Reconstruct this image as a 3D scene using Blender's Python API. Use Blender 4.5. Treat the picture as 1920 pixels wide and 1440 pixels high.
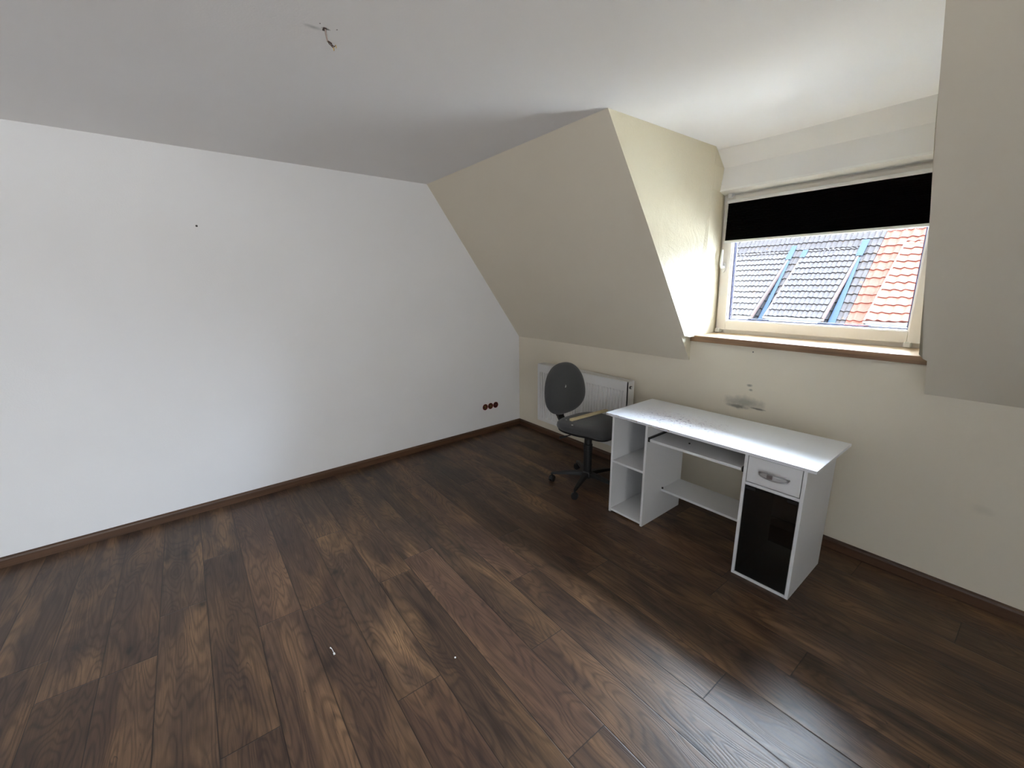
import bpy, bmesh, math, random
from mathutils import Vector, Matrix
random.seed(7)
for o in list(bpy.data.objects):
    bpy.data.objects.remove(o)
SC = bpy.context.scene
COL = SC.collection
PI = math.pi

# ------------------------------------------------------------------ camera
YAW, PITCH, ROLL, FPX = 0.91909386, -0.23172737, -0.01146623, 791.1081
CAM = Vector((3.70914, -2.93735, 1.593))
cd = bpy.data.cameras.new('camera')
cam = bpy.data.objects.new('camera', cd)
COL.objects.link(cam)
fw = Vector((-math.sin(YAW) * math.cos(PITCH), math.cos(YAW) * math.cos(PITCH), math.sin(PITCH)))
rt = Vector((math.cos(YAW), math.sin(YAW), 0))
up = rt.cross(fw)
cr, sr = math.cos(ROLL), math.sin(ROLL)
rt2 = cr * rt + sr * up
up2 = -sr * rt + cr * up
m = Matrix((rt2, up2, -fw)).transposed().to_4x4()
m.translation = CAM
cam.matrix_world = m
cd.sensor_fit = 'HORIZONTAL'
cd.sensor_width = 36
cd.lens = FPX / 1920 * 36
cd.clip_start = 0.02
cd.clip_end = 500
SC.camera = cam

# ------------------------------------------------------------------ view, sky, sun
vs = SC.view_settings
vs.view_transform = 'Standard'
vs.look = 'None'
vs.gamma = 1
vs.use_curve_mapping = False
vs.exposure = 2.0
SKY_BASE, SKY_GLOW = 0.3, 36.0    # dim blue overcast, bright veiled sun behind the houses opposite
w = bpy.data.worlds.new('overcast_sky')
SC.world = w
w.use_nodes = True
nt = w.node_tree
nt.nodes.clear()
wo = nt.nodes.new('ShaderNodeOutputWorld')
bg = nt.nodes.new('ShaderNodeBackground')
tc = nt.nodes.new('ShaderNodeTexCoord')
nz = nt.nodes.new('ShaderNodeTexNoise')
nz.inputs['Scale'].default_value = 2.2
nz.inputs['Detail'].default_value = 4
rp = nt.nodes.new('ShaderNodeValToRGB')
rp.color_ramp.elements[0].position = .3
rp.color_ramp.elements[0].color = (.58, .74, 1.0, 1)
rp.color_ramp.elements[1].position = .75
rp.color_ramp.elements[1].color = (.84, .92, 1.0, 1)
nt.links.new(tc.outputs['Generated'], nz.inputs['Vector'])
nt.links.new(nz.outputs['Fac'], rp.inputs['Fac'])
dn = nt.nodes.new('ShaderNodeVectorMath')
dn.operation = 'DOT_PRODUCT'
dn.inputs[1].default_value = Vector((.30, .72, .90)).normalized()
nt.links.new(tc.outputs['Generated'], dn.inputs[0])
mr = nt.nodes.new('ShaderNodeMapRange')
mr.interpolation_type = 'SMOOTHSTEP'
mr.inputs['From Min'].default_value = .56
mr.inputs['From Max'].default_value = .95
mr.inputs['To Min'].default_value = SKY_BASE
mr.inputs['To Max'].default_value = SKY_GLOW
nt.links.new(dn.outputs['Value'], mr.inputs['Value'])
nt.links.new(rp.outputs['Color'], bg.inputs['Color'])
nt.links.new(mr.outputs['Result'], bg.inputs['Strength'])
nt.links.new(bg.outputs[0], wo.inputs[0])

sd = bpy.data.lights.new('sun', 'SUN')
sd.energy = 6.5
sd.angle = math.radians(6)
sd.color = (1, .95, .86)
sun = bpy.data.objects.new('sun', sd)
COL.objects.link(sun)
sun.rotation_euler = Vector((.25, 1, -1.35)).to_track_quat('-Z', 'Y').to_euler()

def area(name, loc, direction, sx, sy, power, color, portal=False):
    ld = bpy.data.lights.new(name, 'AREA')
    ld.shape = 'RECTANGLE'
    ld.size, ld.size_y = sx, sy
    ld.energy = power
    ld.color = color
    if name == 'gable_fill_lamp':
        ld.spread = math.radians(112)
    if portal:
        ld.cycles.is_portal = True
    o = bpy.data.objects.new(name, ld)
    COL.objects.link(o)
    o.location = loc
    o.rotation_euler = Vector(direction).to_track_quat('-Z', 'Z').to_euler()
    return o
area('window_portal', (2.65, .42, 1.6), (0, -1, 0), 1.3, .72, 1, (1, 1, 1), portal=True)
area('added_window_portal', (6.50, -4.05, 1.45), (-1, 0, 0), 2.5, 1.4, 1, (1, 1, 1), portal=True)
# fill lamp added outside the added gable window, lifts the left wall
area('gable_fill_lamp', (6.62, -4.05, 1.25), (-1, 0, .30), 2.5, 1.3, 27, (1.0, .97, .93))

# ------------------------------------------------------------------ mesh helpers
class MB:
    def __init__(s):
        s.v, s.f = [], []
    def add(s, vs_, fs):
        b = len(s.v)
        s.v += [tuple(v) for v in vs_]
        s.f += [tuple(i + b for i in f) for f in fs]
        return s
    def box(s, x0, x1, y0, y1, z0, z1):
        return s.add([(x0, y0, z0), (x1, y0, z0), (x1, y1, z0), (x0, y1, z0), (x0, y0, z1), (x1, y0, z1), (x1, y1, z1), (x0, y1, z1)],
                     [(3, 2, 1, 0), (4, 5, 6, 7), (0, 1, 5, 4), (1, 2, 6, 5), (2, 3, 7, 6), (3, 0, 4, 7)])
    def extrude(s, poly, off):
        n = len(poly)
        P = [Vector(p) for p in poly]
        Q = [p + Vector(off) for p in P]
        return s.add(P + Q, [tuple(range(n)), tuple(range(2 * n - 1, n - 1, -1))] + [(i, i + n, (i + 1) % n + n, (i + 1) % n) for i in range(n)])
    def loft(s, rings, cap=True, closed=True):
        n = len(rings[0])
        b = len(s.v)
        for r in rings:
            s.v += [tuple(p) for p in r]
        for k in range(len(rings) - 1):
            for i in range(n if closed else n - 1):
                j = (i + 1) % n
                s.f.append((b + k * n + i, b + k * n + j, b + (k + 1) * n + j, b + (k + 1) * n + i))
        if cap:
            s.f.append(tuple(b + i for i in range(n - 1, -1, -1)))
            s.f.append(tuple(b + (len(rings) - 1) * n + i for i in range(n)))
        return s
    def tube(s, pts, r, n=10):
        P = [Vector(p) for p in pts]
        R = r if isinstance(r, (list, tuple)) else [r] * len(P)
        rings = []
        ref = None
        for i, p in enumerate(P):
            t = (P[min(i + 1, len(P) - 1)] - P[max(i - 1, 0)]).normalized()
            if ref is None:
                ref = t.orthogonal().normalized()
            ref = (ref - t * ref.dot(t)).normalized()
            b2 = t.cross(ref)
            rings.append([p + R[i] * (math.cos(a) * ref + math.sin(a) * b2) for a in [2 * PI * k / n for k in range(n)]])
        return s.loft(rings)
    def cyl(s, a, b, r, n=20):
        return s.tube([a, b], r, n)
    def lathe(s, prof, c=(0, 0, 0), n=28):
        return s.loft([[(c[0] + r * math.cos(2 * PI * k / n), c[1] + r * math.sin(2 * PI * k / n), c[2] + z) for k in range(n)] for r, z in prof])
    def build(s, name, mat, parent=None, bevel=0, smooth=False, fn=None, seg=2):
        if fn:
            s.v = [tuple(fn(*v)) for v in s.v]
        me = bpy.data.meshes.new(name)
        me.from_pydata(s.v, [], s.f)
        bm = bmesh.new()
        bm.from_mesh(me)
        bmesh.ops.recalc_face_normals(bm, faces=bm.faces)
        bm.to_mesh(me)
        bm.free()
        o = bpy.data.objects.new(name, me)
        COL.objects.link(o)
        me.materials.append(mat)
        if smooth:
            me.shade_smooth()
            try:
                me.set_sharp_from_angle(angle=math.radians(40))
            except Exception:
                pass
        if bevel:
            md = o.modifiers.new('bevel', 'BEVEL')
            md.width = bevel
            md.segments = seg
            md.limit_method = 'ANGLE'
        if parent:
            o.parent = parent
        return o

def empty(name, loc, rz=0.0):
    o = bpy.data.objects.new(name, None)
    COL.objects.link(o)
    o.location = loc
    o.rotation_euler = (0, 0, rz)
    o.empty_display_size = .1
    return o

def tag(o, label=None, cat=None, group=None, kind=None):
    if label: o['label'] = label
    if cat: o['category'] = cat
    if group: o['group'] = group
    if kind: o['kind'] = kind
    return o

# ------------------------------------------------------------------ material helpers
def s2l(c):
    return tuple((x / 255 / 12.92 if x / 255 <= .04045 else ((x / 255 + .055) / 1.055) ** 2.4) for x in c)

class NT:
    def __init__(s, name):
        s.m = bpy.data.materials.new(name)
        s.m.use_nodes = True
        s.t = s.m.node_tree
        s.n = s.t.nodes
        s.n.clear()
        s.out = s.n.new('ShaderNodeOutputMaterial')
    def node(s, typ, ins=None, **kw):
        x = s.n.new('ShaderNode' + typ)
        for k, v in kw.items():
            setattr(x, k, v)
        for k, v in (ins or {}).items():
            s.put(x.inputs[k], v)
        return x
    def put(s, sock, v):
        if isinstance(v, bpy.types.NodeSocket):
            s.t.links.new(v, sock)
        elif isinstance(v, (tuple, list)) and sock.type == 'RGBA' and len(v) == 3:
            sock.default_value = (*v, 1)
        else:
            sock.default_value = v
    def math(s, op, a, b=0.0, c=0.0, clamp=False):
        x = s.node('Math', {0: a, 1: b, 2: c}, operation=op)
        x.use_clamp = clamp
        return x.outputs[0]
    def vmath(s, op, a, b=(0, 0, 0)):
        x = s.node('VectorMath', {0: a, 1: b}, operation=op)
        return x.outputs['Value' if op in ('LENGTH', 'DISTANCE', 'DOT_PRODUCT') else 'Vector']
    def mix(s, fac, a, b, mode='MIX'):
        x = s.node('Mix', data_type='RGBA', blend_type=mode)
        s.put(x.inputs['Factor'], fac)
        s.put(x.inputs[6], a)
        s.put(x.inputs[7], b)
        return x.outputs[2]
    def noise(s, vec, scale, detail=3, rough=.5, dist=0.0):
        return s.node('TexNoise', {'Vector': vec, 'Scale': scale, 'Detail': detail, 'Roughness': rough, 'Distortion': dist}).outputs['Fac']
    def ramp(s, fac, stops):
        x = s.node('ValToRGB', {'Fac': fac})
        e = x.color_ramp.elements
        while len(e) < len(stops):
            e.new(.5)
        for i, (p, c) in enumerate(stops):
            e[i].position = p
            e[i].color = (c, c, c, 1) if not isinstance(c, (tuple, list)) else (*c, 1)
        return x.outputs['Color']
    def scale(s, vec, v):
        return s.vmath('MULTIPLY', vec, v)
    def bump(s, h, strength=.3, dist=.01, normal=None):
        i = {'Height': h, 'Strength': strength, 'Distance': dist}
        if normal is not None: i['Normal'] = normal
        return s.node('Bump', i).outputs['Normal']
    def bsdf(s, color, rough=.5, normal=None, **kw):
        i = {'Base Color': color, 'Roughness': rough}
        if normal is not None: i['Normal'] = normal
        i.update({k.replace('_', ' '): v for k, v in kw.items()})
        x = s.node('BsdfPrincipled', i)
        s.t.links.new(x.outputs[0], s.out.inputs[0])
        return x.outputs[0]
    def pos(s):
        return s.node('TexCoord').outputs['Object']

def simple(name, rgb, rough=.5, metal=0.0, nscale=0, namt=0.0, bump=0.0, bscale=200, **kw):
    t = NT(name)
    p = t.pos()
    c = s2l(rgb)
    col = c
    if namt:
        n = t.noise(p, nscale, 4)
        col = t.mix(n, tuple(x * (1 - namt) for x in c), tuple(min(1, x * (1 + namt)) for x in c))
    nor = None
    if bump:
        nor = t.bump(t.noise(p, bscale, 3), bump, .002)
    t.bsdf(col, rough, nor, Metallic=metal, **kw)
    return t.m

def blob(t, p, c, r, n_scale=0, n_amt=0.0, soft=.5):
    """mask 0..1 of a soft ellipsoid patch with a ragged outline"""
    d = t.vmath('LENGTH', t.vmath('DIVIDE', t.vmath('SUBTRACT', p, c), r))
    if n_amt:
        n = t.noise(p, n_scale, 5, .6)
        d = t.math('ADD', d, t.math('MULTIPLY', t.math('SUBTRACT', n, .5), n_amt))
    return t.math('SUBTRACT', 1, t.math('DIVIDE', t.math('SUBTRACT', d, 1 - soft), soft, clamp=True), clamp=True)

def plaster(name, rgb, rough=.75, fine=.12, trowel=0.0, marks=(), var=.03):
    t = NT(name)
    p = t.pos()
    c = s2l(rgb)
    n = t.noise(p, 1.7, 4)
    col = t.mix(n, tuple(x * (1 - var) for x in c), tuple(min(1, x * (1 + var)) for x in c))
    for mk in marks:
        k = blob(t, p, mk['c'], mk['r'], mk.get('ns', 0), mk.get('na', 0.0), mk.get('soft', .5))
        k = t.math('MULTIPLY', k, mk.get('a', 1.0))
        col = t.mix(k, col, s2l(mk['rgb']))
    h = t.noise(p, 130, 3)
    nor = t.bump(h, fine, .003)
    if trowel:
        s1 = t.noise(p, 7, 6, .65, 1.5)
        nor = t.bump(s1, trowel, .02, nor)
        s2 = t.noise(t.scale(p, (1, 1, 2.4)), 24, 4, .6, 2.0)
        nor = t.bump(s2, trowel * .7, .006, nor)
    t.bsdf(col, rough, nor)
    return t.m

WHITE = (232, 232, 232)
CREAM = (222, 212, 192)
M = {}
M['wall_white'] = plaster('white_paint', WHITE, marks=[
    dict(c=(.095, -2.79, 1.993), r=(.1, .008, .008), rgb=(40, 35, 30), soft=.4),
    dict(c=(.05, -1.9, .45), r=(.2, .35, .22), rgb=(205, 205, 205), a=.10, ns=3, na=.6, soft=.9)])
M['wall_cream'] = plaster('cream_paint', CREAM, marks=[
    dict(c=(2.47, 0, .79), r=(.15, .1, .055), rgb=(108, 110, 104), a=.55, ns=11, na=1.5, soft=.75),
    dict(c=(2.42, 0, .755), r=(.09, .1, .014), rgb=(80, 82, 78), a=.6, ns=20, na=1.6, soft=.7),
    dict(c=(2.56, 0, .765), r=(.06, .1, .008), rgb=(70, 72, 66), a=.7, ns=22, na=1.0, soft=.6),
    dict(c=(2.49, 0, .915), r=(.022, .1, .012), rgb=(90, 92, 88), a=.7, ns=30, na=.8, soft=.7),
    dict(c=(2.50, 0, .885), r=(.016, .1, .010), rgb=(90, 92, 88), a=.6, ns=30, na=.8, soft=.7),
    dict(c=(2.486, 0, 1.141), r=(.006, .1, .006), rgb=(90, 90, 86), a=.9, soft=.4),
    dict(c=(3.62, 0, .50), r=(.05, .1, .03), rgb=(120, 122, 112), a=.12, ns=16, na=1.2, soft=.8)])
M['cheek'] = plaster('trowelled_cream_paint', (212, 203, 178), trowel=.35, fine=.3, marks=[
    dict(c=(2.08, -.1, 2.10), r=(.2, .09, .14), rgb=(176, 160, 118), a=.10, ns=14, na=1.0, soft=.9),
    dict(c=(2.07, -.16, 1.40), r=(.2, .02, .09), rgb=(150, 150, 140), a=.25, ns=40, na=2.2, soft=.8)])
M['ceiling'] = plaster('ceiling_white_paint', (240, 238, 236), marks=[
    dict(c=(1.942, -2.438, 2.468), r=(.014, .036, .05), rgb=(120, 128, 122), a=.45, ns=30, na=.5, soft=.9),
    dict(c=(1.957, -2.400, 2.468), r=(.007, .018, .05), rgb=(60, 50, 44), a=.8, ns=60, na=.6, soft=.5),
    dict(c=(1.978, -2.424, 2.468), r=(.005, .003, .05), rgb=(60, 50, 44), a=.8, soft=.5),
    dict(c=(1.974, -2.367, 2.468), r=(.005, .003, .05), rgb=(60, 50, 44), a=.8, soft=.5)])
M['hidden'] = simple('raw_plaster', (190, 186, 178), .9)

# wood for boards, sills and skirting
def wood(name, dark, light, axis=0, rough=.45, freq=1.0, bump=.15):
    t = NT(name)
    p = t.pos()
    sc = [(.9, 22, 22), (22, .9, 22), (22, 22, .9)][axis]
    v = t.scale(p, tuple(x * freq for x in sc))
    n1 = t.noise(v, 1.0, 6, .6, .6)
    n2 = t.noise(t.scale(p, tuple(x * freq * 5 for x in sc)), 1.0, 3)
    col = t.mix(t.ramp(n1, [(.3, 0.0), (.7, 1.0)]), s2l(dark), s2l(light))
    col = t.mix(t.math('MULTIPLY', n2, .35), col, tuple(x * .55 for x in s2l(dark)))
    t.bsdf(col, rough, t.bump(n2, bump, .001))
    return t.m
M['skirting_y'] = wood('walnut_skirting_along_wall', (58, 38, 26), (104, 74, 52), 1)
M['skirting_x'] = wood('walnut_skirting_across_wall', (58, 38, 26), (104, 74, 52), 0)
M['sill'] = wood('brown_sill_board', (112, 84, 60), (176, 140, 104), 0, .4)
M['sill_top'] = wood('lightened_sill_board', (196, 166, 128), (226, 200, 164), 0, .4)  # window glare on the sill top put into the wood colour
M['pine'] = wood('pale_pine', (205, 186, 140), (232, 216, 176), 1, .6)

def floor_mat():
    t = NT('dark_laminate')
    uv = t.node('UVMap', uv_map='grain').outputs[0]
    ed = t.node('UVMap', uv_map='edge').outputs[0]
    at = t.node('Attribute', attribute_name='plank', attribute_type='GEOMETRY')
    sp = t.node('SeparateColor', {0: at.outputs['Color']})
    rnd, rnd2 = sp.outputs[0], sp.outputs[1]
    # cathedral contour lines of a stretched noise
    base = t.noise(t.scale(uv, (1.1, 6.5, 1)), 1.0, 2, .45, .35)
    rings = t.math('SINE', t.math('MULTIPLY', base, 150.0))
    rings = t.ramp(t.math('MULTIPLY_ADD', rings, .5, .5), [(.35, 0.0), (.75, .45), (1.0, 1.0)])
    fine = t.noise(t.scale(uv, (6, 190, 1)), 1.0, 4, .65)
    streak = t.noise(t.scale(uv, (1.6, 26, 1)), 1.0, 6, .65, .8)
    broad = t.noise(t.scale(uv, (1.6, 6.0, 1)), 1.0, 4, .55, .5)
    smoke = t.noise(t.scale(uv, (3.0, 8.0, 3)), 1.0, 5, .6, .8)
    dark, mid, tan, red = s2l((56, 42, 34)), s2l((98, 75, 58)), s2l((150, 114, 80)), s2l((106, 76, 62))
    col = t.mix(t.ramp(streak, [(.33, 0.0), (.68, 1.0)]), dark, mid)
    col = t.mix(t.math('MULTIPLY', t.ramp(broad, [(.46, 0.0), (.70, 1.0)]), .75), col, tan)
    col = t.mix(t.math('MULTIPLY', t.ramp(rnd2, [(.2, 0.0), (1.0, 1.0)]), .35), col, red)
    col = t.mix(t.math('MULTIPLY', rings, .42), col, tuple(x * .45 for x in dark))
    col = t.mix(t.math('MULTIPLY', t.ramp(fine, [(.40, 0.0), (.72, 1.0)]), .45), col, tuple(x * .5 for x in dark))
    # charred smoky patches and knots
    sm = t.math('MULTIPLY', t.ramp(smoke, [(.60, 0.0), (.72, 1.0)]), .75)
    col = t.mix(sm, col, s2l((38, 31, 30)))
    vo = t.node('TexVoronoi', {'Vector': t.vmath('ADD', t.scale(uv, (2.4, 5.5, 1)), t.scale(t.node('TexNoise', {'Vector': t.scale(uv, (8, 20, 1)), 'Scale': 1.0}).outputs['Color'], (.18, .18, 0))), 'Scale': 1.0, 'Randomness': 1.0}, feature='F1')
    kn = t.ramp(vo.outputs['Distance'], [(.03, 1.0), (.09, .45), (.24, 0.0)])
    col = t.mix(t.math('MULTIPLY', kn, .85), col, s2l((26, 20, 18)))
    crack = t.noise(t.scale(uv, (1.3, 20, 1)), 1.0, 3, .5, 1.2)
    ck = t.ramp(t.math('ABSOLUTE', t.math('SUBTRACT', crack, .5)), [(.0, 1.0), (.008, 0.0)])
    ck = t.math('MULTIPLY', ck, t.ramp(broad, [(.52, 0.0), (.66, 1.0)]))
    col = t.mix(t.math('MULTIPLY', ck, .7), col, s2l((26, 20, 18)))
    # plank to plank tint
    tint = t.math('MULTIPLY_ADD', rnd, .40, .70)
    col = t.mix(1.0, col, t.node('CombineXYZ', {0: tint, 1: tint, 2: tint}).outputs[0], 'MULTIPLY')
    # V-groove seams: edge uv carries distance to the nearest long and short edge
    se = t.node('SeparateXYZ', {0: ed})
    seam = t.math('MINIMUM', se.outputs[0], se.outputs[1])
    sf = t.math('SUBTRACT', 1, t.math('DIVIDE', seam, .003, clamp=True), clamp=True)
    col = t.mix(t.math('MULTIPLY', sf, .95), col, s2l((20, 15, 13)))
    h1 = t.math('MULTIPLY_ADD', rings, -.5, t.math('MULTIPLY', fine, -.6))
    nor = t.bump(h1, .24, .0012)
    nor = t.bump(t.math('SUBTRACT', 1, sf), .6, .0012, nor)
    rough = t.math('MULTIPLY_ADD', t.noise(t.scale(uv, (4, 60, 1)), 1.0, 3), .14, .28)
    t.bsdf(col, rough, nor, Specular_IOR_Level=.36)
    return t.m
M['floor'] = floor_mat()
M['desk'] = simple('white_laminate', (216, 216, 216), .42, nscale=90, namt=.03, bump=.03)
def desktop_mat():
    t = NT('paint_flecked_white_laminate')
    p = t.pos()
    col = s2l((216, 217, 220))
    area_ = blob(t, p, (.42, -.36, .72), (.42, .22, .3), 6, .5, .9)
    n = t.noise(t.scale(p, (1, 1.8, 1)), 85, 4, .7)
    col = t.mix(t.math('MULTIPLY', t.math('MULTIPLY', t.ramp(n, [(.52, 0.0), (.62, 1.0)]), area_), .7), col, s2l((168, 118, 128)))
    n2 = t.noise(p, 40, 3, .6)
    col = t.mix(t.math('MULTIPLY', t.math('MULTIPLY', t.ramp(n2, [(.57, 0.0), (.63, 1.0)]), area_), .8), col, s2l((116, 108, 130)))
    n3 = t.noise(p, 23, 4, .6)
    col = t.mix(t.math('MULTIPLY', t.ramp(n3, [(.70, 0.0), (.75, 1.0)]), .5), col, s2l((140, 134, 124)))
    sx = t.node('SeparateXYZ', {0: p})
    edge = t.math('MULTIPLY', t.math('LESS_THAN', sx.outputs[1], -.5492), t.math('LESS_THAN', sx.outputs[0], .48))
    chip = t.ramp(t.noise(t.scale(p, (30, 1, 160)), 1.0, 3), [(.52, 0.0), (.60, 1.0)])
    col = t.mix(t.math('MULTIPLY', t.math('MULTIPLY', edge, chip), .8), col, s2l((150, 128, 100)))
    t.bsdf(col, .38, t.bump(n3, .02, .002))
    return t.m
M['desktop'] = desktop_mat()
M['chipboard'] = simple('chipped_board_edge', (176, 158, 130), .8, nscale=160, namt=.35)
M['black_metal'] = simple('black_rail', (22, 22, 22), .4)
M['chrome'] = simple('satin_chrome', (176, 176, 178), .28, 1.0)
M['drawer_gap'] = simple('dark_gap', (30, 28, 27), .9)
M['plastic_black'] = simple('black_plastic', (20, 20, 21), .42, bump=.15, bscale=500)
def fabric():
    t = NT('black_fabric')
    p = t.pos()
    n = t.noise(p, 420, 2)
    big = t.noise(p, 6, 4)
    col = t.mix(n, s2l((36, 36, 38)), s2l((66, 67, 69)))
    col = t.mix(t.math('MULTIPLY', big, .3), col, s2l((74, 73, 72)))
    for c, r in (((-.21, -.035, .79), (.2, .004, .012)), ((-.21, -.042, .783), (.2, .003, .006)), ((.0, -.2, .545), (.011, .007, .05)), ((-.12, -.13, .545), (.009, .005, .05))):
        k = blob(t, p, c, r, 200, .5, .4)
        col = t.mix(k, col, s2l((226, 224, 218)))
    t.bsdf(col, .85, t.bump(n, .35, .0015), Sheen_Weight=.25)
    return t.m
M['fabric'] = fabric()
M['trim_white'] = simple('glossy_white_reveal', (246, 245, 242), .3)
M['upvc'] = simple('white_window_plastic', (226, 220, 212), .35, nscale=3, namt=.02)
M['gasket'] = simple('blue_grey_spacer', (78, 84, 120), .5)
M['blind_black'] = simple('black_pleated_cloth', (5, 5, 6), .95, Specular_IOR_Level=.05)
M['white_metal'] = simple('white_enamel', (222, 221, 218), .35)
M['radiator'] = simple('white_radiator_enamel', (224, 222, 218), .35)
M['copper'] = simple('copper_cap', (176, 92, 42), .45, .3)
M['dark_slot'] = simple('dark_slot', (70, 68, 66), .8)
M['box_red'] = simple('red_orange_plastic', (128, 28, 14), .5)
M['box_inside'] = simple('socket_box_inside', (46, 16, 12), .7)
M['brass'] = simple('brass_strip', (178, 140, 70), .4, .8)
M['wire_white'] = simple('dirty_white_sheath', (150, 136, 128), .6)
M['wire_brown'] = simple('brown_wire', (62, 42, 34), .5)
M['wire_yellow'] = simple('bare_wire_tip', (200, 176, 120), .4, .3)

def glass_clear():
    t = NT('window_glass')
    tr = t.node('BsdfTransparent', {'Color': (.96, .97, .97)})
    gl = t.node('BsdfGlossy', {'Color': (1, 1, 1), 'Roughness': .02})
    fr = t.node('Fresnel', {'IOR': 1.35})
    mx = t.node('MixShader', {0: fr.outputs[0], 1: tr.outputs[0], 2: gl.outputs[0]})
    t.t.links.new(mx.outputs[0], t.out.inputs[0])
    return t.m
M['glass'] = glass_clear()
def glass_smoked():
    t = NT('smoked_glass')
    tr = t.node('BsdfTransparent', {'Color': (.36, .37, .37)})
    gl = t.node('BsdfGlossy', {'Color': (1, 1, 1), 'Roughness': .03})
    fr = t.node('Fresnel', {'IOR': 1.45})
    mx = t.node('MixShader', {0: fr.outputs[0], 1: tr.outputs[0], 2: gl.outputs[0]})
    t.t.links.new(mx.outputs[0], t.out.inputs[0])
    return t.m
M['smoked'] = glass_smoked()
def tile_mat(name, a, b, moss=0.0):
    t = NT(name)
    p = t.pos()
    n = t.noise(p, 9, 5, .65)
    n2 = t.noise(t.scale(p, (1, 1, 1)), 3.3, 3)
    col = t.mix(t.ramp(n, [(.3, 0.0), (.7, 1.0)]), s2l(a), s2l(b))
    if moss:
        k = t.math('MULTIPLY', t.ramp(t.noise(p, 5.5, 5, .7), [(.62, 0.0), (.70, 1.0)]), moss)
        col = t.mix(k, col, s2l((96, 74, 40)))
    t.bsdf(col, .95, t.bump(n, .3, .01), Specular_IOR_Level=.05)
    return t.m
M['tile_grey'] = tile_mat('grey_concrete_tile', (49, 48, 49), (63, 61, 63), .5)
M['tile_red'] = tile_mat('red_clay_tile', (96, 56, 50), (110, 68, 60))
M['tile_lap'] = simple('dark_tile_lap', (24, 22, 24), .9)
M['tile_lap_red'] = simple('dark_red_tile_lap', (46, 20, 18), .9)
M['gutter'] = simple('pale_zinc_gutter', (112, 113, 114), .8, Specular_IOR_Level=.1)
M['flash'] = simple('blue_grey_flashing', (40, 54, 70), .8, Specular_IOR_Level=.1)
M['verge'] = simple('salmon_verge_board', (76, 58, 53), .7)
M['cheek_out'] = simple('brown_slate_cheek', (30, 28, 27), .8, nscale=8, namt=.2)
M['render_out'] = simple('pale_house_render', (238, 234, 226), .9)
M['ground'] = simple('asphalt_ground', (196, 194, 188), .95, nscale=.8, namt=.15)

# ------------------------------------------------------------------ room dimensions
H, SY, HK, LA = 2.468, -1.062, 1.024, -.03378
ZS = 1.218                      # top of the window sill
XR, YB = 6.3, -5.5
def st(o):
    return tag(o, kind='structure')
def slope_pt(x, z):
    k = (z - HK) / (H - HK)
    return (x, SY * k, z)

# floor: planks, 1.38 x .19 m
def make_floor():
    W, L = .19, 1.38
    known = {0: 2.93, -2: 2.37, 3: 3.10, 1: 2.51, 2: 2.10, 5: 3.27, 4: 3.69, -3: 1.63, -5: 2.19, -1: 1.66, -4: 2.98, -6: 2.6, -7: 1.5}
    v, f, g, e, c = [], [], [], [], []
    for k in range(-19, 12):
        y1 = -1.93 + (k - 1 + 1) * W if False else -1.93 + k * W
        y0, y1 = y1 - W, y1
        off = known.get(k, random.random() * L)
        j = -3
        while True:
            xa = off + j * L
            xb = xa + L
            j += 1
            if xb < -.3: continue
            if xa > XR + .1: break
            rx, ry = random.random() * 40, random.random() * 40
            r1, r2 = random.random(), random.random()
            fl = random.choice((1, -1))
            nx = 2
            # subdivide so that the two edge-distance maps stay piecewise linear
            xs = [xa, (xa + xb) / 2, xb]
            ys = [y0, (y0 + y1) / 2, y1]
            b = len(v)
            for yy in ys:
                for xx in xs:
                    v.append((max(-.25, min(XR + .05, xx)), max(YB - .05, min(.05, yy)), 0))
            for a in range(2):
                for q in range(2):
                    idx = (b + a * 3 + q, b + a * 3 + q + 1, b + (a + 1) * 3 + q + 1, b + (a + 1) * 3 + q)
                    f.append(idx)
                    for i in idx:
                        X, Y, _ = v[i]
                        g.append((fl * X + rx, Y + ry))
                        e.append((min(X - xa, xb - X), min(Y - y0, y1 - Y)))
                        c.append((r1, r2, 0, 1))
    me = bpy.data.meshes.new('floor')
    me.from_pydata(v, [], f)
    for nm, d in (('grain', g), ('edge', e)):
        l = me.uv_layers.new(name=nm)
        for i, q in enumerate(d):
            l.data[i].uv = q
    ca = me.color_attributes.new('plank', 'FLOAT_COLOR', 'CORNER')
    for i, q in enumerate(c):
        ca.data[i].color = q
    me.materials.append(M['floor'])
    o = bpy.data.objects.new('floor', me)
    COL.objects.link(o)
    return st(o)
make_floor()

# left wall: gable profile under ceiling and slope, runs slightly out of square
def lx(y): return LA * y
b = MB()
prof = [(.0, 0), (0, HK), (SY, H), (YB, H), (YB, 0)]
b.extrude([(lx(y), y, z) for y, z in prof], (-.15, 0, 0))
st(b.build('wall_left', M['wall_white']))

# window wall below slope and sill
b = MB()
b.box(lx(0) - .15, XR, 0, .14, -.1, HK)
b.box(2.02, 3.36, 0, .14, HK, 1.175)
b.box(2.02, 3.36, .14, .42, .6, 1.175)
st(b.build('wall_front', M['wall_cream']))

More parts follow.
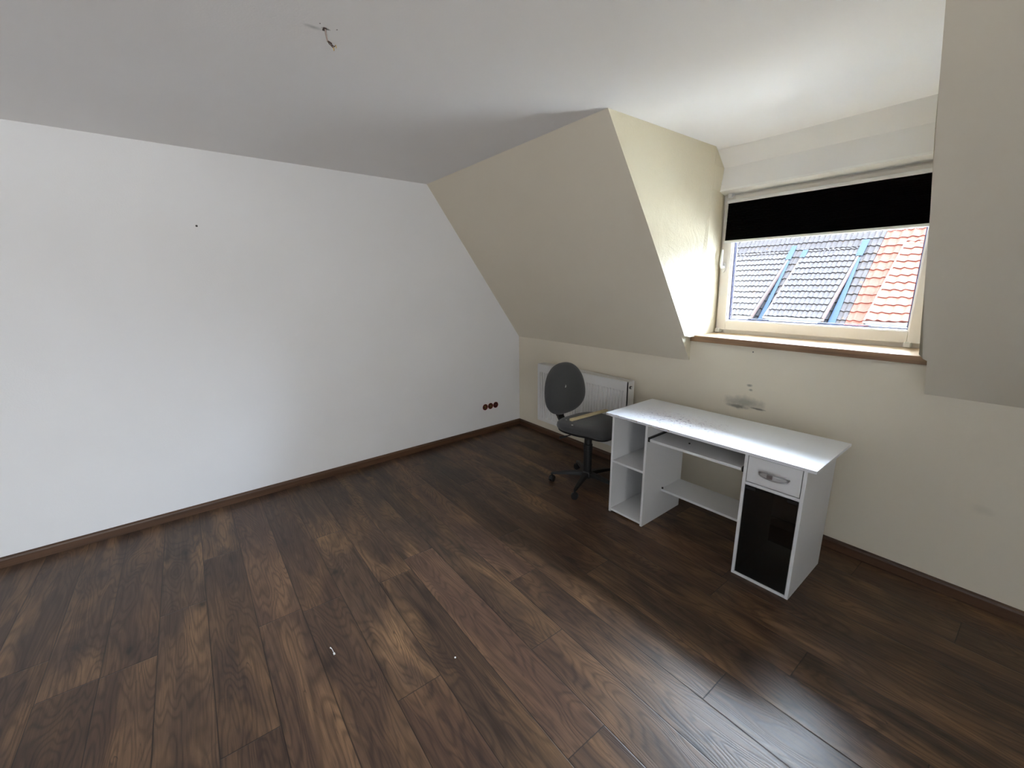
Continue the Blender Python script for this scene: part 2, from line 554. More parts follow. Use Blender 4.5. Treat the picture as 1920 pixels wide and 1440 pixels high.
# sloping walls either side of the dormer
TH = Vector((0, H - HK, -SY)).normalized() * .12
Ledge = [(2.087, 2.468), (2.087, 2.337), (2.085, 2.21), (2.087, 1.935), (2.083, 1.692), (2.075, 1.416), (2.078, 1.256), (2.076, 1.222), (2.050, 1.216), (2.048, 1.12), (2.046, HK)]
Redge = [(3.326, 2.468), (3.323, 2.32), (3.321, 2.236), (3.316, 2.072), (3.316, 1.842), (3.311, 1.558), (3.304, 1.244), (3.318, 1.222), (3.334, 1.212), (3.334, 1.12), (3.332, HK)]
b = MB()
poly = [(lx(SY), SY, H)] + [slope_pt(x, z) for x, z in Ledge] + [(0, 0, HK)]
b.extrude(poly, TH + Vector((-.12, 0, 0)))
st(b.build('wall_slope_left', M['wall_cream']))
b = MB()
poly = [slope_pt(x, z) for x, z in Redge] + [(XR, 0, HK), (XR, SY, H)]
b.extrude(poly, TH + Vector((.12, 0, 0)))
st(b.build('wall_slope_right', M['wall_cream']))

# dormer cheeks, head and ceiling
YF, YHD = .30, .17              # window frame plane, head plane
CR1, CR2, ZSOF = (.115, 2.468), (.17, 2.357), 2.212
def cheek(sign, edge, xs, name):
    up_, lo_ = [q for q in edge if q[1] > ZS], [q for q in edge if q[1] <= ZS + .004]
    b = MB()
    front = [slope_pt(x, z) for x, z in up_]
    poly = front + [(xs['sill_f'], -.06, ZS - .01), (xs['fb'], YF, ZS - .01), (xs['ft'], YF, 2.203), (xs['hd'], YHD, ZSOF), (xs['c2'], CR2[0], CR2[1]), (xs['c1'], CR1[0], H)]
    xi = front[0][0] - sign * .006
    inn = [(xi, .02, H), (xi, .02, 2.357), (xi, .02, ZSOF), (xi, .02, 1.75), (xi, .02, ZS - .01)]
    off = Vector((sign * .12, .05, .05))
    fm = [(xs['fb'] + (xs['ft'] - xs['fb']) * .54, YF, 1.75)]
    b.extrude(front + [tuple(p) for p in [(xs['sill_f'], -.06, ZS - .01)]] + inn[::-1], off)
    right = [(xs['c1'], CR1[0], H), (xs['c2'], CR2[0], CR2[1]), (xs['hd'], YHD, ZSOF), (xs['ft'], YF, 2.203), fm[0], (xs['fb'], YF, ZS - .01)]
    for q in ([inn[0], right[0], inn[1]], [right[0], right[1], inn[1]], [inn[1], right[1], right[2], inn[2]], [inn[2], right[2], right[3], inn[3]], [right[3], fm[0], inn[3]], [inn[3], fm[0], right[5], inn[4]]):
        b.extrude(q, (sign * .12, .0, .0))
    x = lo_[-1][0]
    low = [slope_pt(q[0], q[1]) for q in lo_] + [(x, .0, 1.215)]
    b.extrude(low, (sign * .1, .05, .05))
    return st(b.build(name, M['cheek']))
cheek(-1, Ledge, dict(sill_f=2.072, fb=2.068, ft=2.040, hd=2.070, c2=2.084, c1=2.056), 'wall_dormer_left')
cheek(1, Redge, dict(sill_f=3.31, fb=3.30, ft=3.30, hd=3.30, c2=3.30, c1=3.30), 'wall_dormer_right')

b = MB()
b.extrude([(1.95, CR1[0], H), (1.95, CR2[0], CR2[1]), (1.95, YHD, ZSOF), (1.95, YF, 2.207), (1.95, .42, 2.207), (1.95, .42, H + .1), (1.95, CR1[0], H + .1)], (1.45, 0, 0))
st(b.build('wall_dormer_head', M['ceiling']))

b = MB()
b.box(-.2, XR, YB, SY + .0, H, H + .12)
b.box(2.0, 3.40, SY, .42, H, H + .12)
st(b.build('ceiling', M['ceiling']))

st(MB().extrude([(1.97, YHD - .001, ZSOF + .010), (1.97, YHD - .001, ZSOF - .002), (1.97, YF, 2.200), (1.97, YF, 2.210)], (1.42, 0, 0)).build('trim_1', M['trim_white']))
# rear and right walls close the room behind the camera
b = MB()
GY0, GY1, GZ0, GZ1 = -5.3, -2.8, .75, 2.15
b.box(XR, XR + .15, YB - .15, GY0, -.1, H + .12).box(XR, XR + .15, GY1, .14, -.1, H + .12)
b.box(XR, XR + .15, GY0, GY1, -.1, GZ0).box(XR, XR + .15, GY0, GY1, GZ1, H + .12)
st(b.build('wall_right', M['wall_white']))
b = MB()
b.box(0, XR, YB - .15, YB, -.1, H + .12)
st(b.build('wall_rear', M['wall_white']))
#REAR.location = (3.3, YB - .02, 1.5)

# skirting boards
def skirt(path_a, path_b, inward, name, mat):
    a, c = Vector(path_a), Vector(path_b)
    n = Vector(inward)
    pr = [(0, 0), (.016, 0), (.016, .046), (.012, .056), (.006, .062), (0, .063)]
    b = MB()
    b.loft([[a + n * t_ + Vector((0, 0, z)) for t_, z in pr], [c + n * t_ + Vector((0, 0, z)) for t_, z in pr]])
    return st(b.build(name, mat))
skirt((0, 0, 0), (lx(YB), YB, 0), (1, 0, 0), 'baseboard_left', M['skirting_y'])
skirt((.0, 0, 0), (XR, 0, 0), (0, -1, 0), 'baseboard_front', M['skirting_x'])
skirt((XR, 0, 0), (XR, YB, 0), (-1, 0, 0), 'baseboard_right', M['skirting_y'])

# ------------------------------------------------------------------ window
def warp(x, y, z):              # the left stile leans a little, as built
    return (x - .026 * (z - 1.7) * max(0, min(1, (3.25 - x) / 1.2)), y, z)
win = st(empty('window_1', (0, 0, 0)))
FX0, FX1, FZ0, FZ1 = 2.035, 3.32, 1.205, 2.215
def ring(x0, x1, z0, z1, t, y0, y1, tb=None, tt=None):
    b = MB()
    tb = tb or t; tt = tt or t
    b.box(x0, x0 + t, y0, y1, z0, z1).box(x1 - t, x1, y0, y1, z0, z1)
    b.box(x0 + t, x1 - t, y0, y1, z0, z0 + tb).box(x0 + t, x1 - t, y0, y1, z1 - tt, z1)
    return b
ring(FX0, FX1, FZ0, FZ1, .085, YF, .37, .06, .06).box(1.93, FX0 + .03, .31, .37, 1.15, 2.3).box(FX1 - .03, 3.44, .31, .37, 1.15, 2.3).build('window_frame', M['upvc'], win, bevel=.003, fn=warp)
# thin outer rebate visible around the sash
SX0, SX1, SZ0, SZ1 = 2.072, 3.245, 1.244, 2.188
sash = ring(SX0, SX1, SZ0, SZ1, .068, .275, .345).build('window_sash', M['upvc'], win, bevel=.004, fn=warp)
ring(SX0 + .060, SX1 - .060, SZ0 + .060, SZ1 - .060, .014, .282, .335).build('glazing_bead', M['upvc'], win, bevel=.004, fn=warp)
ring(SX0 + .070, SX1 - .070, SZ0 + .070, SZ1 - .070, .010, .312, .320).build('glazing_spacer', M['gasket'], win, fn=warp)
ring(SX0 + .082, SX1 - .082, SZ0 + .082, SZ1 - .082, .004, .322, .330).build('glazing_spacer', M['gasket'], win, fn=warp)
MB().box(SX0 + .07, SX1 - .07, .322, .326, SZ0 + .07, SZ1 - .07).build('window_pane', M['glass'], win, fn=warp)
# handle: rosette and lever pointing up
h = MB()
h.loft([[(2.098 + .014 * math.cos(a) , y, 1.695 + .033 * math.sin(a)) for a in [2 * PI * k / 20 for k in range(20)]] for y in (.275, .265)])
h.tube([(2.098, .27, 1.70), (2.098, .235, 1.70), (2.098, .228, 1.712), (2.098, .226, 1.75), (2.097, .228, 1.82)], [.011, .010, .010, .009, .007], 12)
h.build('window_handle', M['white_metal'], win, smooth=True)
for hx, hz in ((2.10, 1.236), (3.185, 1.236)):
    MB().box(hx - .016, hx + .016, .255, .302, hz - .014, hz + .016).build('hinge_cover', M['white_metal'], win, bevel=.005)
MB().box(2.095, 2.125, .258, .3, 2.175, 2.203).build('stay_cover', M['white_metal'], win, bevel=.005, fn=warp)
# sill: top colour lightened for glare and bounced light, front edge brown
sl_ = MB().box(2.03, 3.34, .0, YF + .01, 1.176, ZS).box(2.052, 3.332, -.012, .0, 1.178, ZS - .0005).build('window_sill', M['sill_top'], win)
MB().box(2.052, 3.334, -.024, -.012, 1.175, ZS - .001).build('sill_edge', M['sill'], sl_, bevel=.0015)['label'] = 'darker brown front edge'
# wide unseen window, added to the right gable wall to let in fill light
gw = st(empty('added_window_2', (0, 0, 0)))
b = MB()
for a_, c_ in ((GY0, GY0 + .07), (GY1 - .07, GY1), ((GY0 + GY1) / 2 - .05, (GY0 + GY1) / 2 + .05)):
    b.box(XR + .05, XR + .12, a_, c_, GZ0, GZ1)
b.box(XR + .05, XR + .12, GY0, GY1, GZ0, GZ0 + .07).box(XR + .05, XR + .12, GY0, GY1, GZ1 - .07, GZ1)
b.build('window_frame', M['upvc'], gw)
MB().box(XR + .08, XR + .084, GY0 + .03, GY1 - .03, GZ0 + .03, GZ1 - .03).build('window_pane', M['glass'], gw)

# pleated blind clipped to the sash
bl = tag(empty('pleated_blind', (2.63, .262, 2.14)), 'black pleated blind half lowered over the top of the dormer window', 'blind')
bx0, bx1 = -.535, .545
MB().box(bx0 - .006, bx1 + .006, -.014, .010, -.004, .018).build('head_rail', M['white_metal'], bl, bevel=.003)
b = MB()
n = 22
ring_f, ring_b = [], []
for k in range(n * 2 + 1):
    z = -.004 - k * (.252 / (n * 2))
    ring_f.append((z, -.010 if k % 2 else -.002))
def pleat(x):
    return [(x, y, z) for z, y in ring_f] + [(x, y + .012, z) for z, y in reversed(ring_f)]
b.loft([pleat(bx0), pleat(bx1)])
b.build('blind_fabric', M['blind_black'], bl)
MB().box(bx0 - .004, bx1 + .004, -.014, .010, -.272, -.256).build('bottom_rail', M['white_metal'], bl, bevel=.003)

# ------------------------------------------------------------------ radiator
rad = tag(empty('panel_radiator', (.489, 0, .204)), 'white ribbed panel radiator hung on the window wall behind the office chair', 'radiator')
RW, RH = 1.116, .599
def rib_rings():
    xs = []
    x = .028
    pitch = .0333
    xs.append((.0, 0.0)); xs.append((.022, 0.0))
    k = 0
    while x + pitch <= RW - .022:
        xs += [(x + .004, 0.0), (x + .009, .013), (x + .022, .013), (x + .028, 0.0)]
        x += pitch
    xs += [(RW - .022, 0.0), (RW, 0.0)]
    return xs
xs = rib_rings()
b = MB()
YFt = -.146
rows = [(0.0, 0), (.035, 0), (.050, 1), (RH - .095, 1), (RH - .080, 0), (RH - .004, 0)]
rings = []
for z, a in rows:
    rings.append([(x, YFt + d * a, z) for x, d in xs] + [(RW, YFt + .02, z), (0, YFt + .02, z)])
b.loft(rings)
b.build('front_panel', M['radiator'], rad)
b = MB()
b.box(.004, RW - .004, YFt + .07, YFt + .09, .01, RH - .01)
b.box(.02, RW - .02, YFt + .024, YFt + .066, .03, RH - .03)
b.build('rear_panel', M['radiator'], rad)
for sx in (0, RW - .003):
    MB().box(sx, sx + .003, YFt + .001, YFt + .10, .004, RH).build('side_panel', M['radiator'], rad, bevel=.001)
b = MB()
b.box(.003, RW - .003, YFt, YFt + .008, RH - .006, RH).box(.003, RW - .003, YFt + .092, YFt + .1, RH - .006, RH)
k = 0
x = .01
while x < RW - .02:
    b.box(x, x + .010, YFt + .008, YFt + .092, RH - .004, RH)
    x += .020
b.build('top_grille', M['radiator'], rad)
b = MB()
b.cyl((RW - .002, YFt + .045, RH - .052), (RW + .012, YFt + .045, RH - .052), .013)
b.build('air_vent', M['dark_slot'], rad, smooth=True)
b = MB()
b.cyl((RW + .010, YFt + .045, RH - .052), (RW + .022, YFt + .045, RH - .052), .009, 6)
b.build('vent_plug', M['white_metal'], rad)
b = MB()
b.lathe([(.010, 0), (.014, .004), (.015, .018), (.010, .026), (.002, .028)], n=18)
b.build('copper_plug', M['copper'], rad, smooth=True, fn=lambda x, y, z: (-.001 - z, YFt + .045 + x, RH - .030 + y))['label'] = 'copper coloured end plug'
b = MB()
b.cyl((0, YFt + .045, .03), (-.022, YFt + .045, .03), .010)
b.build('lower_valve', M['dark_slot'], rad, smooth=True)
b = MB()
for x in (.2, .9):
    MB().box(x, x + .03, YFt + .09, -.001, .08, RH - .08).build('wall_bracket', M['radiator'], rad)

# ------------------------------------------------------------------ desk
DX, DY, DA = 1.875, -.182, .020
desk = tag(empty('computer_desk', (DX, DY, 0), DA), 'white computer desk with paint flecked top, open cubby, drawer and smoked glass door', 'desk')
VF, VB = -.545, -.086
PT = .016
def panel(name, x0, x1, y0, y1, z0, z1, mat='desk', parent=desk, bevel=.0012):
    return MB().box(x0, x1, y0, y1, z0, z1).build(name, M[mat], parent, bevel=bevel)
ZT = .711
panel('desktop', 0, 1.239, -.550, 0, ZT, ZT + PT, 'desktop')
# left pedestal
L0, L1 = .053, .329
panel('side_panel', L0, L0 + PT, VF, VB, 0, ZT)
panel('side_panel', L1 - PT, L1, VF, VB, 0, ZT)
panel('bottom_panel', L0 + PT, L1 - PT, VF + .001, VB, .012, .012 + PT)
panel('shelf', L0 + PT, L1 - PT, VF + .003, VB - .006, .379, .379 + PT)
panel('back_panel', L0 + PT, L1 - PT, VB - .006, VB - .002, .028, ZT)
# right pedestal
R0, R1 = .918, 1.203
panel('side_panel', R0, R0 + PT, VF, VB, 0, ZT)
panel('side_panel', R1 - PT, R1, VF, VB, 0, ZT)
panel('bottom_panel', R0 + PT, R1 - PT, VF + .001, VB, .000, PT)
panel('divider_panel', R0 + PT, R1 - PT, VF + .001, VB - .006, .546, .546 + PT)
panel('back_panel', R0 + PT, R1 - PT, VB - .006, VB - .002, .19, ZT)
# drawer
dr = MB().box(R0 + PT + .0035, R1 - PT - .0035, VF, VF + PT, .567, ZT - .003).build('drawer', M['desk'], desk, bevel=.0012)
MB().box(R0 + PT + .012, R1 - PT - .012, VF + PT, VB - .06, .575, .68).build('drawer_box', M['desk'], dr)
hb = MB()
cx_, cz_ = 1.065, .636
wv = .066
up_path = [(cx_ + wv * math.cos(a), VF - .004 - .020 * max(0, math.sin(a)) ** .7 - .004, cz_ + .011 * math.sin(a) + .006) for a in [PI * k / 16 for k in range(17)]]
lo_path = [(cx_ + wv * math.cos(a), VF - .004 - .020 * max(0, math.sin(a)) ** .7 - .004, cz_ - .011 * math.sin(a) - .002) for a in [PI * k / 16 for k in range(17)]]
hb.tube(up_path, .0034, 8).tube(lo_path, .0034, 8)
hb.cyl((cx_ - wv, VF, cz_ + .002), (cx_ - wv, VF - .010, cz_ + .002), .006, 12).cyl((cx_ + wv, VF, cz_ + .002), (cx_ + wv, VF - .010, cz_ + .002), .006, 12)
hb.box(cx_ - .024, cx_ + .002, VF - .030, VF - .024, cz_ - .008, cz_ + .012)
hb.build('drawer_handle', M['chrome'], dr, smooth=True)
# smoked glass door
gd = MB().box(R0 + PT + .003, R1 - PT - .003, VF + .001, VF + .006, .020, .541).build('glass_door', M['smoked'], desk)
for hx in (R0 + PT + .006, R1 - PT - .052):
    MB().box(hx, hx + .046, VF - .0015, VF + .009, .525, .541).build('door_hinge', M['plastic_black'], gd, bevel=.001)
# keyboard tray on rails
tr = panel('keyboard_tray', .343, .902, -.535, -.235, .609, .625)
for sx, nm in ((L1, 0), (R0 - .012, 1)):
    MB().box(sx, sx + .012, -.535, -.15, .604, .634).build('tray_rail', M['black_metal'], desk, bevel=.001)
MB().lathe([(.0, .0), (.0055, 0), (.0055, .006), (0, .006)], (.545, -.42, .625), 12).build('loose_screw', M['plastic_black'], tr)
# low shelf between the pedestals
panel('low_shelf', L1, R0, -.338, -.098, .196, .212)
MB().cyl((L1 + .006, -.33, .212), (L1 + .006, -.33, .222), .006, 12).build('shelf_pin', M['plastic_black'], desk)

# ------------------------------------------------------------------ office chair
ch = tag(empty('office_chair', (1.553, -.534, 0), math.radians(4)), 'black fabric swivel office chair with five castors standing between radiator and desk', 'chair')
def caster(ax, ay, rot):
    b = MB()
    c, s = math.cos(rot), math.sin(rot)
    def T(x, y, z): return (ax + c * x - s * y, ay + s * x + c * y, z)
    for sy in (-.018, .006):
        b.loft([[T(.025 * math.cos(a), yy, .025 + .025 * math.sin(a)) for a in [2 * PI * k / 20 for k in range(20)]] for yy in (sy, sy + .012)])
    hood = [[T(.029 * math.cos(a), yy, .026 + .029 * math.sin(a)) for a in [PI * k / 10 for k in range(11)]] + [T(-.015, yy, .03), T(.015, yy, .03)] for yy in (-.010, .010)]
    b.loft(hood)
    b.cyl(T(0.0, 0, .045), T(0.0, 0, .078), .008, 12)
    return b.build('castor', M['plastic_black'], ch, smooth=True)
star = MB()
star.lathe([(.040, .062), (.046, .068), (.046, .100), (.036, .118), (.030, .120)], n=28)
for k, az in enumerate((222, 294, 6, 78, 150)):
    a = math.radians(az - 4)
    c, s = math.cos(a), math.sin(a)
    rings = []
    for r, z, w_, hh in ((.03, .092, .026, .034), (.09, .094, .022, .030), (.17, .088, .018, .024), (.24, .080, .015, .018), (.285, .074, .013, .014), (.295, .071, .008, .008)):
        pr = [(-w_, -hh / 2), (w_, -hh / 2), (w_ * .8, hh / 2), (-w_ * .8, hh / 2)]
        rings.append([(c * r - s * q, s * r + c * q, z + zz) for q, zz in pr])
    star.loft(rings)
    caster(c * .285, s * .285, a + 1.1 + .7 * k)
star.build('star_base', M['plastic_black'], ch, bevel=.002, smooth=True)
b = MB()
b.lathe([(.034, .115), (.034, .30), (.036, .302), (.036, .345), (.030, .350), (.030, .460)], n=28)
b.build('gas_column', M['plastic_black'], ch, smooth=True)
b = MB().box(-.13, .12, -.075, .075, .440, .480)
b.build('tilt_mechanism', M['plastic_black'], ch, bevel=.008)
b = MB()
b.tube([(-.03, -.06, .455), (-.05, -.16, .447), (-.075, -.205, .437)], .0045, 8)
b.tube([(-.065, -.185, .439), (-.095, -.235, .430)], [.008, .011], 10)
b.build('height_lever', M['plastic_black'], ch, smooth=True)
def superell(a, rx, ry, n_):
    c, s = math.cos(a), math.sin(a)
    return rx * math.copysign(abs(c) ** (2 / n_), c), ry * math.copysign(abs(s) ** (2 / n_), s)
N = 48
def cushion(prof, rx, ry, n_, post):
    b = MB()
    rings = []
    for sc, z in prof:
        r = []
        for k in range(N):
            x, y = superell(2 * PI * k / N, rx, ry, n_)
            r.append(post(x, y, sc, z))
        rings.append(r)
    return b.loft(rings)
def seat_post(x, y, sc, z):
    xx = x * sc
    yy = y * sc * (1.0 - .06 * (xx / .22))
    droop = -.045 * max(0, (xx - .10) / .12) ** 2 + .012 * (abs(yy) / .23) ** 2 * (1 if z > .49 else 0)
    return (xx + .008, yy - .006, z + droop + .028)
cushion([(.0, .452), (.80, .452), (.93, .460), (.99, .474), (1.0, .484), (.985, .496), (.93, .508), (.80, .516), (.55, .518), (.25, .517), (0, .516)], .225, .235, 2.6, seat_post).build('seat', M['fabric'], ch, smooth=True)
cushion([(0, .446), (.85, .446), (.95, .452), (.97, .468), (.9, .47), (0, .47)], .225, .235, 2.6, seat_post).build('seat_shell', M['plastic_black'], ch, smooth=True)
# backrest: outline in y/z, thickness along x
BCZ = .765
def back_post(x, y, sc, t):
    # x -> width, y -> height
    hgt = y * sc
    wd = x * sc * (1.0 - .13 * (hgt / .21) - .05 * (hgt / .21) ** 2)
    xx = -.268 + t + .35 * wd * wd - .10 * (hgt + .05) + .0
    return (xx, wd - .018, BCZ + hgt)
cushion([(0, .0), (.80, .0), (.94, .006), (1.0, .018), (1.0, .030), (.95, .044), (.82, .054), (.55, .060), (.25, .060), (0, .060)], .232, .208, 2.5, back_post).build('backrest', M['fabric'], ch, smooth=True)
cushion([(0, -.016), (.70, -.016), (.90, -.010), (.965, .004), (.97, .016), (.9, .02), (0, .02)], .232, .208, 2.5, back_post).build('back_shell', M['plastic_black'], ch, smooth=True)
b = MB()
path = [(-.08, .455), (-.20, .457), (-.272, .472), (-.300, .51), (-.300, .60), (-.290, .70)]
rings = []
for i, (x, z) in enumerate(path):
    x0, z0 = path[max(0, i - 1)]
    x1, z1 = path[min(len(path) - 1, i + 1)]
    dx_, dz_ = x1 - x0, z1 - z0
    l_ = math.hypot(dx_, dz_)
    nx_, nz_ = -dz_ / l_ * .011, dx_ / l_ * .011
    rings.append([(x + nx_, -.034, z + nz_), (x + nx_, .034, z + nz_), (x - nx_, .034, z - nz_), (x - nx_, -.034, z - nz_)])
b.loft(rings)
b.build('back_bracket', M['plastic_black'], ch, bevel=.003)
b = MB()
b.tube([(-.305, 0, .52), (-.335, 0, .52)], [.012, .018], 12)
b.build('back_knob', M['plastic_black'], ch, smooth=True)

# wooden strip lying on the seat
a0, a1 = Vector((1.495, -.678, .5525)), Vector((1.502, -.262, .5525))
d = (a1 - a0).normalized()
sdv = Vector((d.y, -d.x, 0)).normalized() * .0135
b = MB()
b.loft([[p - sdv, p + sdv, p + sdv + Vector((0, 0, .018)), p - sdv + Vector((0, 0, .018))] for p in (a0, a1)])
tag(b.build('wooden_strip', M['pine'], bevel=.001), 'short pale pine strip lying across the office chair seat', 'wood strip')

# ------------------------------------------------------------------ socket boxes, ceiling cable, floor crumbs
sk = tag(empty('socket_box_row', (lx(-.42), -.42, .294), -LA), 'row of three uncovered red orange socket boxes in the white wall near the corner', 'socket boxes')
for k in (-1, 0, 1):
    y = k * .071
    b = MB()
    n_ = 24
    def circ(r, x): return [(x, y + r * math.cos(2 * PI * q / n_), r * math.sin(2 * PI * q / n_)) for q in range(n_)]
    b.loft([circ(.034, -.002), circ(.034, .003), circ(.030, .003), circ(.028, .0005)], cap=False)
    sb = b.build('socket_box', M['box_red'], sk, smooth=True)
    b = MB().loft([circ(.031, .0002), circ(.031, .0012)])
    b.build('box_interior', M['box_inside'], sb)
    b = MB()
    if k == 1:
        b.tube([(.002, y - .012, -.004), (.010, y - .004, .008), (.012, y + .008, .006), (.006, y + .014, -.006)], .0022, 6)
    else:
        b.box(.001, .005, y - .016, y + .016, .010, .014).box(.001, .005, y - .016, y + .016, -.014, -.010).tube([(.002, y - .008, 0), (.010, y, .004), (.004, y + .012, -.002)], .002, 6)
    b.build('wire_end' if k == 1 else 'support_strip', M['brass'] if k != 1 else M['box_red'], sb)

cb = tag(empty('ceiling_cable', (1.958, -2.402, H)), 'short bare lamp cable hanging from a hole in the ceiling', 'cable')
MB().tube([(0, 0, .004), (.001, .0, -.014), (.003, .002, -.034), (.004, .003, -.040)], .0030, 8).build('cable_sheath', M['wire_white'], cb, smooth=True)
for dx_, dy_, bow, tip in ((.010, .014, .0, -.064), (.010, .013, .007, -.066), (.016, .020, .004, -.058)):
    wr = MB().tube([(.003, .003, -.036), (.006 + bow, .006 + bow, -.046), (.004 + dx_ * .8, .004 + dy_ * .8, -.056), (.004 + dx_, .004 + dy_, tip + .006)], .0017, 6)
    wr = wr.build('wire', M['wire_brown'], cb, smooth=True)
    MB().tube([(.004 + dx_, .004 + dy_, tip + .007), (.006 + dx_, .005 + dy_, tip - .002)], .0018, 6).build('bare_tip', M['wire_yellow'], wr)
MB().box(-.012, .006, -.007, .003, -.003, .001).build('ceiling_hook', M['wire_brown'], cb)

b = MB()
b.tube([(1.941, -2.640, .003), (1.952, -2.636, .0025), (1.985, -2.634, .002)], [.0028, .0014, .001], 6)
b.box(1.980, 1.990, -2.638, -2.631, .0, .004)
tag(b.build('plaster_crumb', M['white_metal']), 'tiny white plaster scrap lying on the dark floorboards left of centre', 'debris')
MB_ = MB().lathe([(.001, 0), (.004, .001), (.004, .003), (.001, .004)], (2.335, -2.22, 0), 8)
tag(MB_.build('plaster_crumb', M['white_metal']), 'second tiny white speck on the floor, nearer the desk', 'debris')

# ------------------------------------------------------------------ the houses across the street
def tiled(name, parent, origin, pitch, x0, x1, s0, s1, row, wave, amp, mat, lapmat, lean=0.0, phase=0.0):
    """wavy tile courses climbing +y from origin (y, z) at the given pitch; s is distance up the slope"""
    oy, oz = origin
    c, s_ = math.cos(pitch), math.sin(pitch)
    b = MB()
    nx = max(4, int((x1 - x0) / wave * 8))
    k = 0
    s = s0
    while s < s1 - 1e-6:
        e = min(s + row, s1)
        rings = []
        jit = ((k * 37) % 7 - 3) * .004
        for (ss, hgt) in ((s, -.012), (s, .034), (e + .02, .004)):
            r = []
            for i in range(nx + 1):
                X = x0 + (x1 - x0) * i / nx
                ph = 2 * PI * (X + phase) / wave
                wz = amp * (.5 + .5 * math.sin(ph) + .12 * math.sin(2 * ph))
                hh = hgt + (wz if hgt > -.01 else 0)
                # stepped lower edge of each tile
                lo = (ss + jit * math.sin(X * 9.1) + .006 * math.sin(X * 31 + k) - (.22 * wz if ss == s else 0))
                r.append((X + lean * lo, oy + lo * c - hh * s_, oz + lo * s_ + hh * c))
            rings.append(r)
        b.loft(rings, cap=False, closed=False)
        s = e
        k += 1
    return b.build(name, M[mat], parent, smooth=True)
P45, P38 = math.radians(45), math.radians(38)
Y0, Z0 = 13.37, 1.593
def m45(s): return (Y0 + s * math.cos(P45), Z0 + s * math.sin(P45))
EAVE45 = -1.95
gh = tag(empty('grey_roofed_house', (-3, 14, -6)), 'house across the street with mossy grey tiled roof and shed dormers', 'house')
rh = tag(empty('red_roofed_house', (3, 14, -6)), 'house across the street with red clay tiled roof, right in the window view', 'house')
def loc(o, par):
    o.location = -Vector(par.location)
    return o
LEAN = 0.0
tops = 3.6
loc(tiled('main_roof', gh, (Y0, Z0), P45, -9.5, -.19, EAVE45, tops, .34, .15, .035, 'tile_grey', 'tile_lap', LEAN), gh)
loc(tiled('main_roof', rh, (Y0, Z0), P45, -.17, 7.5, EAVE45, tops, .335, .24, .045, 'tile_red', 'tile_lap_red', LEAN, .05), rh)
# ridge rolls
for par, x0_, x1_, mt in ((gh, -9.5, -.2, 'tile_grey'), (rh, -.165, 7.5, 'tile_red')):
    y, z = m45(tops)
    loc(MB().cyl((x0_ + LEAN * tops, y, z), (x1_ + LEAN * tops, y, z), .10, 10).build('ridge', M[mt], par, smooth=True), par)
    # far side of the roof and body of the house
    b = MB()
    ye, ze = m45(EAVE45)
    b.extrude([(x0_, ye + .15, -6), (x0_, ye + .15, ze - .1), (x0_, y, z - .12), (x0_, 2 * y - ye - .15, ze - .1), (x0_, 2 * y - ye - .15, -6)], (x1_ - x0_, 0, 0))
    loc(b.build('house_wall', M['render_out'], par), par)

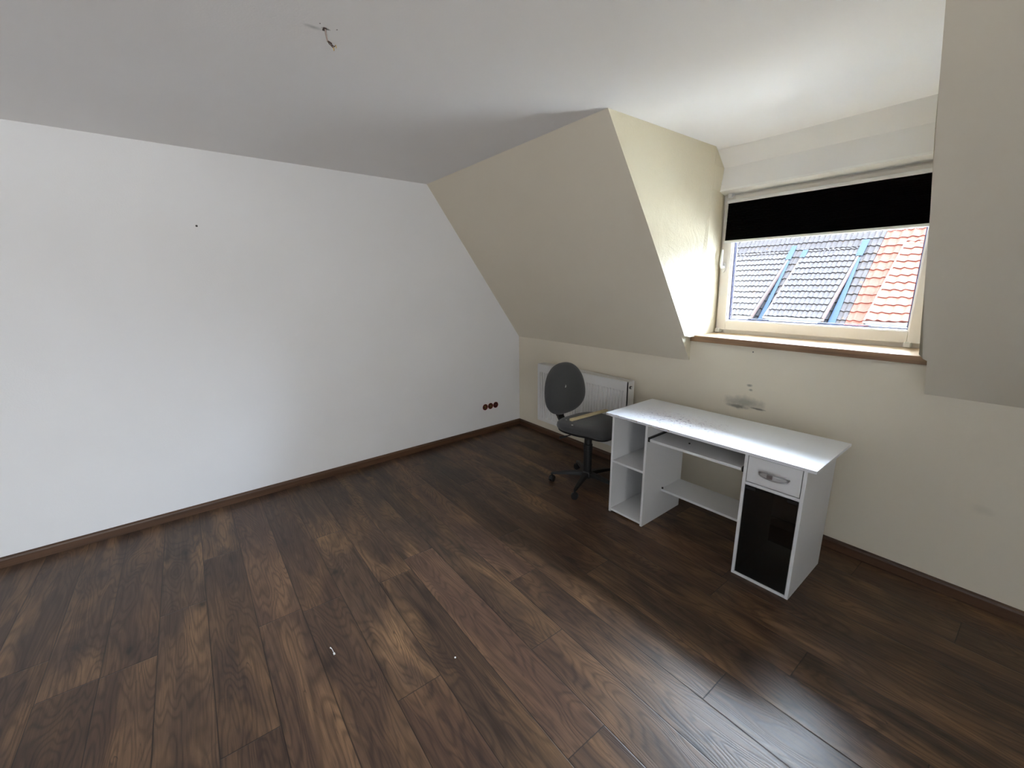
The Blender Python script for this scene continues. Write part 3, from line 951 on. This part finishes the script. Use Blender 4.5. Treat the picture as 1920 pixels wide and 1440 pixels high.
def dormer(par, x0, x1, s_top, z_e, y_e, mat, lap, row, wave, amp, phase=0.0):
    yt, zt = m45(s_top)
    L = math.hypot(yt - y_e, zt - z_e)
    pit = math.atan2(zt - z_e, yt - y_e)
    d = loc(tiled('dormer_roof', par, (y_e, z_e), pit, x0, x1, 0, L + .05, row, wave, amp, mat, lap, 0, phase), par)
    def child(b, name, mt, **k):
        o = b.build(name, M[mt], d, **k)
        return o
    # cheek walls: triangle between dormer roof and main roof
    ycut = Y0 + (z_e - .12 - Z0)            # main roof y at eave level
    for X in (x0 + .05, x1 - .10):
        child(MB().extrude([(X, yt, zt - .06), (X, y_e + .12, z_e - .04), (X, y_e + .12, z_e - .75), (X, Y0 + (z_e - .75 - Z0), z_e - .75)], (.05, 0, 0)), 'dormer_cheek', 'cheek_out')
    child(MB().box(x0 + .06, x1 - .06, y_e + .12, y_e + .17, z_e - .75, z_e - .03), 'dormer_front', 'render_out')
    # verge boards
    for X in (x0 - .05, x1 + .0):
        child(MB().extrude([(X, y_e, z_e + .03), (X, yt, zt + .03), (X, yt, zt - .10), (X, y_e, z_e - .10)], (.055, 0, 0)), 'verge_board', 'verge')
    # gutter
    g = MB()
    rings = []
    for X in (x0 - .04, x1 + .05):
        rings.append([(X, y_e - .05 + .055 * math.cos(a), z_e + .0 + .055 * math.sin(a)) for a in [PI + PI * k / 10 for k in range(11)]] + [(X, y_e - .05 + .045 * math.cos(a), z_e + .0 + .045 * math.sin(a)) for a in [2 * PI - PI * k / 10 for k in range(11)]])
    g.loft(rings)
    child(g, 'gutter', 'gutter')
    child(MB().box(x0 - .02, x1 + .02, y_e, y_e + .03, z_e - .10, z_e + .02), 'fascia_board', 'gutter')
    return d
d1 = dormer(gh, -7.6, -2.60, 1.42, .50, 11.68, 'tile_grey', 'tile_lap', .30, .13, .032)
d2 = dormer(gh, -2.16, -.64, 1.42, .52, 11.70, 'tile_grey', 'tile_lap', .30, .13, .032)
d3 = dormer(rh, .40, 4.4, 1.62, .52, 11.64, 'tile_red', 'tile_lap_red', .32, .24, .045, .1)
# blue-grey flashing strips beside the dormers
def strip(par, pts, name='flashing'):
    b = MB()
    up_ = Vector((0, -math.sin(P45), math.cos(P45)))
    lo = []
    for X, s in pts:
        y, z = m45(s)
        lo.append(Vector((X + LEAN * s, y, z)) + up_ * .085)
    b.extrude(lo, up_ * .008)
    loc(b.build(name, M['flash'], par), par)
strip(gh, [(-2.52, -1.9), (-2.36, -1.9), (-2.48, .9), (-2.54, .9)])
strip(gh, [(-.57, -1.9), (-.38, -1.9), (-.52, .9), (-.58, .9)])
strip(gh, [(-2.66, .95), (-2.48, .95), (-2.50, 1.62), (-2.66, 1.62)])
strip(gh, [(-.68, .98), (-.50, .98), (-.50, 1.70), (-.68, 1.70)])
strip(gh, [(-2.24, 1.02), (-2.08, 1.02), (-2.08, 1.38), (-2.24, 1.38)])
# street level
st(MB().box(-40, 40, .6, 60, -6.1, -6).build('ground', M['ground']))
